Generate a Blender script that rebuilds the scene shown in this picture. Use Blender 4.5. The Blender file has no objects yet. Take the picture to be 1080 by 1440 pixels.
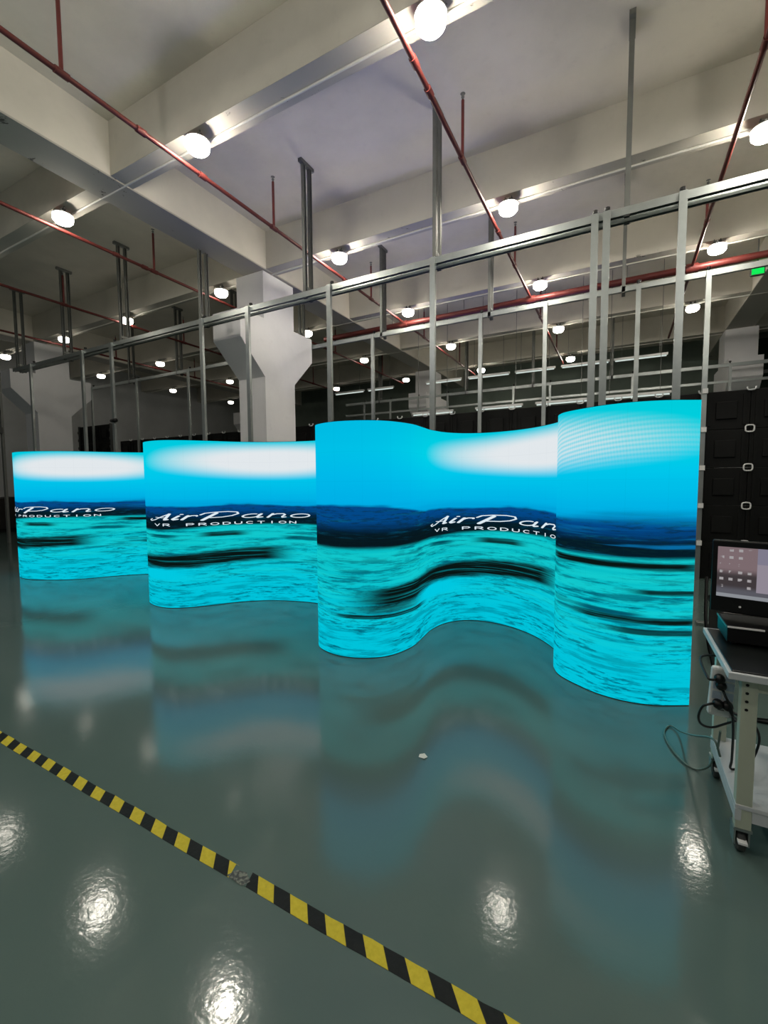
import bpy, bmesh, math, random
from mathutils import Vector, Matrix, noise as mnoise
random.seed(7)
sc = bpy.context.scene
COL = sc.collection
PI = math.pi

# ------------------------------------------------------------------ helpers
def lin(c, k=1.0):
    o = []
    for x in c:
        x = x / 255.0
        o.append((x / 12.92 if x <= 0.04045 else ((x + 0.055) / 1.055) ** 2.4) * k)
    return (o[0], o[1], o[2], 1.0)

class MB:
    """collects shapes into one mesh"""
    def __init__(s):
        s.v = []; s.f = []; s.m = []; s.uv = {}; s.smooth = set()
    def add(s, vs, fs, mi=0, smooth=False):
        b = len(s.v); s.v += [tuple(v) for v in vs]
        for f in fs:
            if smooth: s.smooth.add(len(s.f))
            s.f.append([b + i for i in f]); s.m.append(mi)
        return s
    def box(s, lo, hi, mi=0, bev=0.0):
        if bev > 0:
            bm = bmesh.new(); bmesh.ops.create_cube(bm, size=1.0)
            for v in bm.verts:
                v.co = Vector([(lo[i] + hi[i]) / 2 + v.co[i] * (hi[i] - lo[i]) for i in range(3)])
            bmesh.ops.bevel(bm, geom=bm.edges[:], offset=bev, segments=2, affect='EDGES', profile=0.5)
            bm.verts.index_update()
            s.add([v.co.copy() for v in bm.verts], [[v.index for v in f.verts] for f in bm.faces], mi)
            bm.free(); return s
        x0, y0, z0 = lo; x1, y1, z1 = hi
        vs = [(x0,y0,z0),(x1,y0,z0),(x1,y1,z0),(x0,y1,z0),(x0,y0,z1),(x1,y0,z1),(x1,y1,z1),(x0,y1,z1)]
        return s.add(vs, [(0,3,2,1),(4,5,6,7),(0,1,5,4),(1,2,6,5),(2,3,7,6),(3,0,4,7)], mi)
    def tube(s, pts, r, n=10, mi=0, caps=True):
        pts = [Vector(p) for p in pts]; rr = r if isinstance(r, (list, tuple)) else [r] * len(pts)
        rings = []; prev = None
        for i, p in enumerate(pts):
            t = (pts[min(i+1, len(pts)-1)] - pts[max(i-1, 0)]).normalized()
            if prev is None:
                a = Vector((0,0,1)) if abs(t.z) < 0.9 else Vector((1,0,0))
                nx = t.cross(a).normalized()
            else:
                nx = (prev - t * prev.dot(t)).normalized()
            prev = nx; ny = t.cross(nx)
            rings.append([p + (nx * math.cos(2*PI*k/n) + ny * math.sin(2*PI*k/n)) * rr[i] for k in range(n)])
        vs = [v for ring in rings for v in ring]; fs = []
        for i in range(len(pts) - 1):
            for k in range(n):
                a, b = i*n + k, i*n + (k+1) % n
                fs.append((a, b, b + n, a + n))
        s.add(vs, fs, mi, True)
        if caps:
            s.add(rings[0], [list(range(n))[::-1]], mi); s.add(rings[-1], [list(range(n))], mi)
        return s
    def lathe(s, prof, c=(0,0,0), n=24, mi=0, ax='z'):
        vs = []
        for r, z in prof:
            for k in range(n):
                a = 2*PI*k/n; x, y = r*math.cos(a), r*math.sin(a)
                q = (x, y, z) if ax == 'z' else ((z, x, y) if ax == 'x' else (y, z, x))
                vs.append((c[0]+q[0], c[1]+q[1], c[2]+q[2]))
        fs = []
        for i in range(len(prof)-1):
            for k in range(n):
                a, b = i*n+k, i*n+(k+1) % n
                fs.append((a, b, b+n, a+n))
        s.add(vs, fs, mi, True)
        return s
    def prism(s, poly, axis, a, b, mi=0):
        """poly in the two other axes (order xyz minus axis), extruded a..b along axis"""
        def mk(p, t):
            q = list(p); q.insert(axis, t); return q
        n = len(poly)
        vs = [mk(p, a) for p in poly] + [mk(p, b) for p in poly]
        fs = [list(range(n))[::-1], [n+i for i in range(n)]] + [(i, (i+1) % n, n+(i+1) % n, n+i) for i in range(n)]
        return s.add(vs, fs, mi)
    def channel(s, axis, a, b, c, w, d, t=0.004, open_dir=(0, 1), mi=0):
        """U section strut along axis; c = centre in the other two axes; w = width across, d = depth along open_dir"""
        ox, oy = open_dir; px, py = -oy, ox
        def P(u, v): return (c[0] + px*u + ox*v, c[1] + py*u + oy*v)
        h = w/2; k = d/2; l = min(0.012, w*0.22)
        poly = [P(-h,-k), P(h,-k), P(h,k), P(h-l,k), P(h-l,k-t), P(h-t,k-t), P(h-t,-k+t), P(-h+t,-k+t), P(-h+t,k-t), P(-h+l,k-t), P(-h+l,k), P(-h,k)]
        return s.prism(poly, axis, a, b, mi)
    def build(s, name, mat, parent=None):
        me = bpy.data.meshes.new(name); me.from_pydata(s.v, [], s.f)
        for m in (mat if isinstance(mat, (list, tuple)) else [mat]): me.materials.append(m)
        for i, p in enumerate(me.polygons):
            p.material_index = s.m[i]; p.use_smooth = i in s.smooth
        if s.uv:
            L = me.uv_layers.new(name='UVMap')
            for p in me.polygons:
                for li in p.loop_indices:
                    L.data[li].uv = s.uv.get(me.loops[li].vertex_index, (0, 0))
        if not s.uv and not getattr(s, 'raw', False):
            bm = bmesh.new(); bm.from_mesh(me); bmesh.ops.recalc_face_normals(bm, faces=bm.faces[:]); bm.to_mesh(me); bm.free()
        me.update()
        o = bpy.data.objects.new(name, me); COL.objects.link(o)
        if parent: o.parent = parent
        return o

def tag(o, label, cat, group=None, kind=None):
    o['label'] = label; o['category'] = cat
    if group: o['group'] = group
    if kind: o['kind'] = kind
    return o
def empty(name, loc=(0,0,0), label=None, cat=None, group=None):
    o = bpy.data.objects.new(name, None); o.location = loc; COL.objects.link(o)
    o.empty_display_size = 0.1
    if label: tag(o, label, cat, group)
    return o
def struct(o, label=None, cat=None):
    o['kind'] = 'structure'
    if label: o['label'] = label; o['category'] = cat
    return o
KIDS = {}
def copy_tree(o, parent=None):
    c = o.copy(); COL.objects.link(c)
    if parent: c.parent = parent
    for ch in list(o.children): copy_tree(ch, c)
    return c

# ------------------------------------------------------------------ node expressions
class NT:
    def __init__(s, name):
        s.mat = bpy.data.materials.new(name); s.mat.use_nodes = True
        s.t = s.mat.node_tree; s.t.nodes.clear()
        s.out = s.t.nodes.new('ShaderNodeOutputMaterial')
    def n(s, t, **kw):
        nd = s.t.nodes.new(t)
        for k, v in kw.items(): setattr(nd, k, v)
        return nd
    def put(s, sock, v):
        if isinstance(v, E): s.t.links.new(v.s, sock)
        elif isinstance(v, (tuple, list)):
            sock.default_value = v if len(sock.default_value) == len(v) else tuple(v)[:len(sock.default_value)]
        else: sock.default_value = v
    def math(s, op, a, b=0.0, c=0.0, clamp=False):
        nd = s.n('ShaderNodeMath', operation=op, use_clamp=clamp)
        s.put(nd.inputs[0], a); s.put(nd.inputs[1], b); s.put(nd.inputs[2], c)
        return E(s, nd.outputs[0])
    def smooth(s, lo, hi, x):
        nd = s.n('ShaderNodeMapRange', interpolation_type='SMOOTHSTEP')
        s.put(nd.inputs['Value'], x); s.put(nd.inputs['From Min'], lo); s.put(nd.inputs['From Max'], hi)
        return E(s, nd.outputs['Result'])
    def mix(s, f, a, b, blend='MIX'):
        nd = s.n('ShaderNodeMix', data_type='RGBA', blend_type=blend)
        s.put(nd.inputs['Factor'], f); s.put(nd.inputs[6], a); s.put(nd.inputs[7], b)
        return E(s, nd.outputs[2])
    def vec(s, x, y, z=0.0):
        nd = s.n('ShaderNodeCombineXYZ')
        s.put(nd.inputs[0], x); s.put(nd.inputs[1], y); s.put(nd.inputs[2], z)
        return E(s, nd.outputs[0])
    def noise(s, v, scale=1.0, detail=3.0, rough=0.55, dist=0.0):
        nd = s.n('ShaderNodeTexNoise')
        s.put(nd.inputs['Vector'], v); s.put(nd.inputs['Scale'], scale); s.put(nd.inputs['Detail'], detail)
        s.put(nd.inputs['Roughness'], rough); s.put(nd.inputs['Distortion'], dist)
        return E(s, nd.outputs[0])
    def ramp(s, x, stops):
        nd = s.n('ShaderNodeValToRGB'); cr = nd.color_ramp
        while len(cr.elements) < len(stops): cr.elements.new(0.5)
        for e, (p, c) in zip(cr.elements, stops): e.position = p; e.color = c
        s.put(nd.inputs[0], x); return E(s, nd.outputs[0])
    def obj(s):
        nd = s.n('ShaderNodeTexCoord'); return E(s, nd.outputs['Object'])
    def geo(s):
        nd = s.n('ShaderNodeNewGeometry'); return E(s, nd.outputs['Position'])
    def uv(s):
        nd = s.n('ShaderNodeTexCoord'); return E(s, nd.outputs['UV'])
    def sep(s, v):
        nd = s.n('ShaderNodeSeparateXYZ'); s.put(nd.inputs[0], v)
        return [E(s, o) for o in nd.outputs]
    def bump(s, h, strength=0.2, dist=0.01):
        nd = s.n('ShaderNodeBump'); s.put(nd.inputs['Height'], h); nd.inputs['Strength'].default_value = strength; nd.inputs['Distance'].default_value = dist
        return E(s, nd.outputs[0])
    def bsdf(s, color, rough=0.5, metal=0.0, normal=None, spec=0.5, emit=None, estr=0.0, **kw):
        nd = s.n('ShaderNodeBsdfPrincipled')
        s.put(nd.inputs['Base Color'], color); s.put(nd.inputs['Roughness'], rough); s.put(nd.inputs['Metallic'], metal)
        s.put(nd.inputs['Specular IOR Level'], spec)
        if normal is not None: s.put(nd.inputs['Normal'], normal)
        if emit is not None:
            s.put(nd.inputs['Emission Color'], emit); s.put(nd.inputs['Emission Strength'], estr)
        for k, v in kw.items(): s.put(nd.inputs[k], v)
        s.t.links.new(nd.outputs[0], s.out.inputs[0]); return s.mat
    def emis(s, color, st=1.0):
        nd = s.n('ShaderNodeEmission'); s.put(nd.inputs[0], color); s.put(nd.inputs[1], st)
        s.t.links.new(nd.outputs[0], s.out.inputs[0]); return s.mat
class E:
    def __init__(s, nt, sock): s.nt = nt; s.s = sock
    def __add__(s, o): return s.nt.math('ADD', s, o)
    __radd__ = __add__
    def __sub__(s, o): return s.nt.math('SUBTRACT', s, o)
    def __rsub__(s, o): return s.nt.math('SUBTRACT', o, s)
    def __mul__(s, o): return s.nt.math('MULTIPLY', s, o)
    __rmul__ = __mul__
    def __truediv__(s, o): return s.nt.math('DIVIDE', s, o)
    def abs(s): return s.nt.math('ABSOLUTE', s)
    def sqrt(s): return s.nt.math('SQRT', s)
    def sin(s): return s.nt.math('SINE', s)
    def max(s, o): return s.nt.math('MAXIMUM', s, o)
    def min(s, o): return s.nt.math('MINIMUM', s, o)
    def gt(s, o): return s.nt.math('GREATER_THAN', s, o)

M = {}
def simple(name, c, rough=0.5, metal=0.0, var=0.12, scale=8.0, spec=0.5, bump=0.0):
    t = NT(name); nz = t.noise(t.obj(), scale, 4.0)
    col = t.mix(nz, lin(c, 1 - var), lin(c, 1 + var))
    nm = t.bump(nz, bump, 0.01) if bump else None
    M[name] = t.bsdf(col, rough, metal, nm, spec); return M[name]

# painted concrete
def concrete(name, c, stain=0.25, flake=0.0):
    t = NT(name); p = t.geo()
    n1 = t.noise(p, 0.9, 5.0, 0.6); n2 = t.noise(p, 7.0, 5.0, 0.65)
    col = t.mix(t.smooth(0.35, 0.75, n1), lin(c), lin(c, 1 - stain))
    col = t.mix(t.smooth(0.55, 0.8, n2) * 0.25, col, lin(c, 0.72))
    if flake > 0:
        n3 = t.noise(p, 2.6, 8.0, 0.75, 0.6)
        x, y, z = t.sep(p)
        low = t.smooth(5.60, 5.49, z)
        col = t.mix(t.smooth(5.53, 5.515, z) * 0.8, col, lin(c, 0.5))  # shade put into the paint: undersides darkened to tame lamp glare
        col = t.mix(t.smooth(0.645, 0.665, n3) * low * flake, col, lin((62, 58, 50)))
    M[name] = t.bsdf(col, 0.75, 0.0, t.bump(n2, 0.15, 0.01)); return M[name]
concrete('ceiling_paint', (212, 206, 192), 0.14)
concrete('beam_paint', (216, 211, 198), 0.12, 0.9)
concrete('column_paint', (236, 235, 236), 0.08)
concrete('wall_paint', (196, 198, 198), 0.15)
concrete('back_wall_paint', (112, 124, 114), 0.3)

# epoxy floor
t = NT('floor_epoxy'); p = t.geo()
n1 = t.noise(p, 0.7, 4.0); n2 = t.noise(p, 9.0, 6.0, 0.7); n3 = t.noise(p, 38.0, 2.0); n4 = t.noise(p, 2.2, 2.0)
col = t.mix(n1, lin((84, 104, 99)), lin((98, 117, 112)))
sc1 = t.smooth(0.68, 0.74, t.noise(p, 5.0, 9.0, 0.78))
col = t.mix(sc1 * 0.30, col, lin((60, 76, 74)))
rough = 0.075 + n2 * 0.07 + sc1 * 0.10
M['floor'] = t.bsdf(col, rough, 0.0, t.bump(n3 * 0.55 + n4 * 2.0 + n2 * 0.2, 0.07, 0.01), 0.5)

simple('galvanized', (168, 174, 172), 0.34, 0.75, 0.15, 12.0)
simple('galvanized_dull', (120, 122, 118), 0.5, 0.6, 0.2, 9.0)
simple('red_pipe', (104, 44, 40), 0.42, 0.1, 0.2, 6.0)
simple('black_cabinet', (17, 18, 17), 0.6, 0.1, 0.3, 5.0, 0.25)
simple('black_plastic', (14, 14, 14), 0.4, 0.0, 0.2, 10.0, 0.4)
simple('ring_metal', (248, 248, 246), 0.4, 0.0, 0.03)
simple('white_plastic', (222, 224, 222), 0.4, 0.0, 0.04)
simple('bench_cream', (196, 202, 182), 0.45, 0.1, 0.06)
simple('bench_white', (206, 210, 212), 0.4, 0.0, 0.05)
simple('mat_black', (22, 26, 25), 0.28, 0.0, 0.3, 20.0)
simple('rubber_grey', (70, 72, 70), 0.5, 0.0, 0.2)
simple('cable_black', (12, 13, 13), 0.45, 0.0, 0.1)
simple('cable_grey', (96, 116, 106), 0.4, 0.0, 0.1)
simple('dark_clutter', (34, 30, 28), 0.7, 0.0, 0.4, 4.0)
simple('paper', (225, 225, 215), 0.7)
simple('conduit_white', (214, 212, 204), 0.45)
simple('label_blue', (182, 198, 214), 0.5, 0.0, 0.25, 60.0)
simple('lamp_white', (225, 226, 224), 0.4)
t = NT('lamp_glow'); oi = t.n('ShaderNodeObjectInfo'); cs_ = t.n('ShaderNodeSeparateColor'); t.t.links.new(oi.outputs['Color'], cs_.inputs[0])
M['lamp_glow'] = t.emis(lin((255, 247, 232)), E(t, cs_.outputs[0]))
t = NT('tube_glow'); M['tube_glow'] = t.emis(lin((226, 240, 232)), 0.85)
t = NT('green_glow'); M['green_glow'] = t.emis(lin((20, 235, 90)), 1.0)
t = NT('dark_glass'); M['dark_glass'] = t.bsdf(lin((30, 44, 36)), 0.12, 0.0, None, 0.6)

# hazard tape: slanted yellow and black stripes, scuffed
t = NT('hazard_tape'); p = t.geo(); x, y, z = t.sep(p)
ph = t.math('FRACT', (x + y * 0.86 + 10.0) / 0.1535)
edge = t.noise(p, 60.0, 3.0)
st = t.smooth(0.49, 0.51, ph)
yel = t.mix(edge, lin((196, 176, 36)), lin((232, 212, 66)))
blk = t.mix(edge, lin((14, 15, 14)), lin((30, 31, 28)))
scuff = t.smooth(0.66, 0.7, t.noise(p, 24.0, 6.0, 0.75))
col = t.mix(st, yel, blk); col = t.mix(scuff * 0.45, col, lin((92, 98, 84)))
M['hazard_tape'] = t.bsdf(col, 0.5, 0.0, t.bump(edge, 0.3, 0.005), 0.2)
t = NT('torn_tape'); nz = t.noise(t.geo(), 70.0, 4.0)
M['torn_tape'] = t.bsdf(t.mix(t.smooth(0.4, 0.6, nz), lin((44, 52, 50)), lin((120, 124, 112))), 0.4)

# the picture running on the wave-shaped displays: u = metres from the title's start, v = height in metres
def make_picture(name, has_moire):
  t = NT(name); u, v, _ = t.sep(t.uv())
  nA = t.noise(t.vec(u * 1.3, 3.1, 0.0), 1.0, 3.0)
  nB = t.noise(t.vec(u * 2.0, v * 26.0, 0.3), 1.0, 7.0, 0.66)
  nC = t.noise(t.vec(u * 8.0, v * 58.0, 4.3), 1.0, 4.0, 0.65)
  nE = t.noise(t.vec(u * 1.6, v * 7.0, 2.2), 1.0, 3.0, 0.6)
  nD = t.noise(t.vec(u * 0.7, v * 22.0, 8.1), 1.0, 5.0, 0.6)
  sky = t.ramp((v + (nD - 0.5) * 0.10) * 0.5, [(0.57, lin((0, 146, 212))), (0.66, lin((0, 184, 236))), (0.78, lin((0, 204, 242))), (0.88, lin((0, 216, 238))), (1.0, lin((0, 206, 228)))])
  lft = t.smooth(0.1, -1.2, u)
  sky = t.mix(lft * 0.5, sky, lin((0, 176, 238)))
  rgt = t.smooth(1.9, 2.9, u)
  sky = t.mix(rgt * t.smooth(1.5, 1.9, v) * 0.6, sky, lin((0, 212, 224)))
  # sun glow
  du = (u - 1.55) / (1.55 + (t.smooth(1.6, 2.2, u) * 0.22 if has_moire else 0.0)); dv = (v - 1.765) / 0.225
  rad = (du * du + dv * dv).sqrt()
  glow = t.smooth(1.10, 0.42, rad)
  stripe = ((v * 200.0) + (u - 3.1) * (u - 3.1) * 24.0).sin() * 0.5 + 0.5
  stripe2 = ((u * 330.0) + v * 40.0).sin() * 0.5 + 0.5
  moire = t.smooth(2.0, 2.1, u) * (1.0 if has_moire else 0.0)
  glow = glow * (1.0 - moire * (0.12 + stripe * 0.42 + stripe2 * 0.14))
  col = t.mix(glow, sky, lin((232, 238, 242)))
  # far shore
  hill = 1.175 + nA * 0.09 + t.smooth(0.0, -0.9, u) * 0.07
  shore = t.smooth(hill + 0.014 + rgt * 0.09, hill - 0.014 - rgt * 0.05, v + (nD - 0.5) * 0.03 + (nB - 0.5) * 0.02)
  hillcol = t.mix(t.smooth(1.19, 1.05, v + (nB - 0.5) * 0.10), lin((3, 74, 140)), lin((5, 28, 40)))
  hillcol = t.mix(t.smooth(0.54, 0.68, nB) * 0.62, hillcol, lin((6, 92, 124)))
  hillcol = t.mix(t.smooth(0.50, 0.62, nC) * 0.5, hillcol, lin((10, 40, 44)))
  hillcol = t.mix(t.smooth(0.05, 0.0, (u - 0.1) * 0.02) * t.smooth(1.09, 1.0, v) * 0.7, hillcol, lin((8, 22, 26)))
  hillcol = t.mix(t.smooth(0.50, 0.64, nD) * rgt * 0.75, hillcol, lin((10, 120, 184)))
  col = t.mix(shore, col, hillcol)
  # water
  bright = t.mix(t.smooth(0.2, 0.9, v), lin((0, 200, 224)), lin((10, 196, 204)))
  water = t.mix(t.smooth(0.485, 0.61, nB) * (0.45 + t.smooth(0.35, 0.6, v) * 0.43), bright, lin((0, 92, 114)))
  water = t.mix(t.smooth(0.50, 0.62, nC) * 0.72 * t.smooth(1.3, 0.3, v) * t.smooth(0.40, 0.56, nE), water, lin((0, 74, 100)))
  water = t.mix(t.smooth(0.62, 0.36, nD) * t.smooth(0.15, 0.45, v) * 0.35, water, lin((30, 226, 222)))
  calm = t.smooth(0.30, 0.36, v) * t.smooth(0.53, 0.47, v) * t.smooth(0.9, 0.2, u) * t.smooth(-0.6, -0.1, u)
  water = t.mix(calm, water, lin((0, 206, 232)))
  waterline = 0.980 - t.smooth(1.0, 0.1, u) * 0.045 + (nB - 0.5) * 0.04
  def streak(u0, u1, v0, slope, th, dark, soft=0.25, colr=(9, 22, 20)):
      nonlocal water
      vc = u * slope + v0 + (nA - 0.5) * 0.03
      m = t.smooth(th * 1.35, th * 0.7, (v - vc).abs() + (nB - 0.5) * th * 1.3)
      m = m * t.smooth(u0, u0 + soft, u) * t.smooth(u1, u1 - soft, u) * dark
      fine = t.smooth(0.50, 0.68, t.noise(t.vec(u * 1.2, v * 70.0, 1.7), 1.0, 3.0))
      water = t.mix(m * (1.0 - fine * 0.28), water, lin(colr))
  streak(-1.25, 1.9, 0.548, 0.045, 0.082, 1.0, 0.5)
  streak(-1.3, -0.15, 0.415, 0.01, 0.030, 0.75, 0.5, (16, 52, 48))
  streak(-1.4, -0.05, 0.345, -0.01, 0.016, 0.95, 0.3)
  streak(0.55, 1.3, 0.885, -0.01, 0.026, 0.95, 0.25)
  streak(-0.1, 0.45, 0.87, -0.02, 0.02, 0.8, 0.2, (0, 50, 70))
  streak(1.55, 2.3, 0.85, -0.02, 0.022, 0.8, 0.25, (0, 56, 76))
  streak(2.3, 3.4, 0.565, 0.0, 0.022, 1.0, 0.25)
  streak(2.55, 3.4, 0.49, 0.0, 0.020, 0.9, 0.25)
  streak(2.35, 2.95, 0.68, -0.03, 0.016, 0.8, 0.2, (0, 60, 90))
  streak(2.72, 3.6, 0.755, 0.0, 0.016, 0.95, 0.2)
  streak(1.95, 3.4, 0.955, -0.01, 0.024, 1.0, 0.3)
  col = t.mix(t.smooth(waterline + 0.02, waterline - 0.02, v), col, water)
  # cabinet seams and scan rows
  su = (t.math('FRACT', u * 4.0 + 0.5) - 0.5).abs(); sv = (t.math('FRACT', v * 4.0 + 0.5) - 0.5).abs()
  seam = t.smooth(0.008, 0.0, su.min(sv))
  col = t.mix(seam * 0.10, col, lin((0, 60, 90)))
  M[name] = t.emis(col, 0.94)
make_picture('sea_picture', False); make_picture('sea_picture_fine_rows', True)
t = NT('picture_lettering'); M['lettering'] = t.emis(lin((222, 236, 244)), 1.0)

# ------------------------------------------------------------------ camera
W_F, YAW, PIT, ROLL = 619.616268, 0.493220704, 0.0667385568, -0.00606177663
cam = bpy.data.cameras.new('camera'); camo = bpy.data.objects.new('camera', cam); COL.objects.link(camo)
cam.sensor_fit = 'VERTICAL'; cam.sensor_height = 36.0; cam.sensor_width = 27.0
cam.lens = W_F / 1440.0 * 36.0; cam.clip_start = 0.05; cam.clip_end = 200
fwd = Vector((-math.sin(YAW)*math.cos(PIT), math.cos(YAW)*math.cos(PIT), -math.sin(PIT)))
rgt_ = Vector((math.cos(YAW), math.sin(YAW), 0)); up_ = rgt_.cross(fwd)
r2 = rgt_*math.cos(ROLL) + up_*math.sin(ROLL); u2 = -rgt_*math.sin(ROLL) + up_*math.cos(ROLL)
mm = Matrix((r2, u2, -fwd)).transposed().to_4x4(); mm.translation = Vector((0, 0, 1.49))
camo.matrix_world = mm
sc.camera = camo

# ------------------------------------------------------------------ setting
ZC, ZB = 6.2, 5.5
X0, X1, Y0, Y1 = -18.6, 9.0, -5.0, 18.4
struct(MB().box((X0, Y0, -0.1), (X1, Y1, 0)).build('floor', M['floor']), 'glossy grey-green epoxy factory floor', 'floor')
struct(MB().box((X0, Y0, ZC), (X1, Y1, ZC + 0.2)).build('ceiling', M['ceiling_paint']), 'painted concrete ceiling slab between the beams', 'ceiling')
struct(MB().box((X0 - 0.2, Y0, 0), (X0, Y1, ZC)).build('wall_left', M['wall_paint']), 'pale wall far off at the left', 'wall')
struct(MB().box((X0, Y1, 0), (X1, Y1 + 0.2, ZC)).build('wall_back', M['back_wall_paint']), 'dim wall at the far end of the hall', 'wall')
struct(MB().box((X1, Y0, 0), (X1 + 0.2, Y1, ZC)).build('wall_right', M['wall_paint']), 'pale wall on the right beyond the view', 'wall')

LX = [(-15.25, -14.7), (-6.55, -6.0), (2.35, 2.95)]        # long beams
CY = [(-2.15, -1.85), (0.75, 1.05), (3.65, 3.95), (6.53, 6.83), (9.42, 9.72), (12.25, 12.55), (15.15, 15.45)]
names_c = ['behind the camera', 'just behind the camera', 'nearest in view', 'second in view', 'third in view', 'fourth in view', 'fifth in view']
for i, (a, b) in enumerate(CY):
    mb = MB()
    prev = X0
    for (lx0, lx1) in LX + [(X1, X1)]:
        mb.box((prev, a, ZB + 0.02), (lx0, b, ZC)); prev = lx1
    o = mb.build('ceiling_beam', M['beam_paint']); struct(o, 'white cross beam, %s, spanning under the ceiling' % names_c[i], 'beam')
    c = MB(); yy = (a + b) / 2 + 0.045
    c.tube([(X0, yy, ZB + 0.005), (X1, yy, ZB + 0.005)], 0.014, 6)
    c.build('conduit', M['conduit_white'], o)
for (a, b), nm in zip(LX, ('far left', 'left of the wave displays', 'upper right')):
    struct(MB().box((a, Y0, ZB), (b, Y1, ZC)).build('ceiling_beam', M['beam_paint']), 'deep white lengthwise beam %s' % nm, 'beam')

def column(x0, x1, y0, y1, label, corbel=True):
    r = struct(empty('column', ((x0+x1)/2, (y0+y1)/2, 0)), label, 'column'); ox, oy = (x0+x1)/2, (y0+y1)/2
    a, b = x0 - ox, x1 - ox; c, d = y0 - oy, y1 - oy
    struct(MB().box((a, c, 0), (b, d, ZB)).build('shaft', M['column_paint'], r))
    if corbel:
        for s, e in ((-1, c), (1, d)):
            f = e + s * 0.6
            struct(MB().prism([(e, 3.53), (f, 4.12), (f, 4.62), (e, 4.62)], 0, a, b).build('corbel', M['column_paint'], r))
    return r
column(-6.75, -6.06, 6.5, 7.37, 'white concrete column with two corbels, behind the middle display')
column(-15.3, -14.6, 6.5, 7.37, 'white column with corbels at the far left of the hall')
column(2.35, 3.05, 14.95, 15.8, 'far white column at the right, above the black LED wall')
column(-6.7, -6.03, 14.95, 15.8, 'far white column seen through the steel frame, behind the fourth beam')
column(-15.3, -14.6, 14.95, 15.8, 'far white column in the left distance, behind the corbelled one')

# window on the back wall, right of the far column
w = struct(empty('window_1', (4.6, Y1 - 0.03, 5.0)), 'dark window in the back wall right of the far column', 'window')
fr = MB()
for a, b, c, d in ((-1.3, -1.2, -1.2, 1.1), (1.2, 1.3, -1.2, 1.1), (-1.3, 1.3, 1.0, 1.1), (-1.3, 1.3, -1.2, -1.1), (-1.3, 1.3, -0.1, 0.0)):
    fr.box((a, -0.05, c), (b, 0.02, d))
struct(fr.build('window_frame', M['galvanized_dull'], w)); struct(MB().box((-1.2, -0.01, -1.1), (1.2, 0.01, 1.0)).build('pane', M['dark_glass'], w))

# ------------------------------------------------------------------ wave-shaped LED displays
P1 = [(-8.95,3.75),(-8.72,3.5),(-8.45,3.4),(-8.15,3.40),(-7.72,3.57),(-7.42,3.83),(-7.2,4.15),(-6.88,4.48),(-6.5,4.62),(-6.14,4.53)]
P2 = [(-6.05,4.48),(-5.75,4.2),(-5.5,3.8),(-5.3,3.49),(-5.05,3.36),(-4.77,3.35),(-4.56,3.47),(-4.37,3.69),(-4.16,3.97),(-3.88,4.18),(-3.54,4.3),(-3.25,4.33),(-2.98,4.24)]
P3 = [(-2.9,4.18),(-2.7,3.9),(-2.58,3.55),(-2.44,3.24),(-2.29,3.12),(-2.08,3.08),(-1.87,3.14),(-1.71,3.29),(-1.63,3.56),(-1.64,3.84),(-1.65,4.07),(-1.6,4.32),(-1.47,4.5),(-1.26,4.58),(-1.01,4.54),(-.8,4.43),(-.63,4.28),(-.49,4.09),(-.425,3.92),(-.45,3.76),(-.425,3.63),(-.37,3.53),(-.25,3.43),(-.1,3.345),(.07,3.315),(.24,3.345),(.435,3.445)]
def catmull(P, n=8):
    P = [Vector(p) for p in P]; P = [2*P[0]-P[1]] + P + [2*P[-1]-P[-2]]; o = []
    for i in range(1, len(P)-2):
        a, b, c, d = P[i-1:i+3]
        for k in range(n):
            q = k / n
            o.append(0.5*((2*b)+(c-a)*q+(2*a-5*b+4*c-d)*q*q+(-a+3*b-3*c+d)*q*q*q))
    o.append(P[-2]); return o
class Curve:
    def __init__(s, P):
        s.c = catmull(P); s.s = [0.0]
        for i in range(1, len(s.c)): s.s.append(s.s[-1] + (s.c[i]-s.c[i-1]).length)
        s.nr = []
        for i in range(len(s.c)):
            a = s.c[max(i-1, 0)]; b = s.c[min(i+1, len(s.c)-1)]; q = (b-a).normalized(); s.nr.append(Vector((q.y, -q.x)))
        s.L = s.s[-1]
    def at(s, q, off=0.0):
        q = min(max(q, 0.0), s.L)
        lo, hi = 0, len(s.s)-1
        while hi - lo > 1:
            m = (lo+hi)//2
            if s.s[m] <= q: lo = m
            else: hi = m
        f = (q - s.s[lo]) / max(1e-9, s.s[hi]-s.s[lo])
        return s.c[lo].lerp(s.c[hi], f) + s.nr[lo].lerp(s.nr[hi], f).normalized() * off

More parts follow.
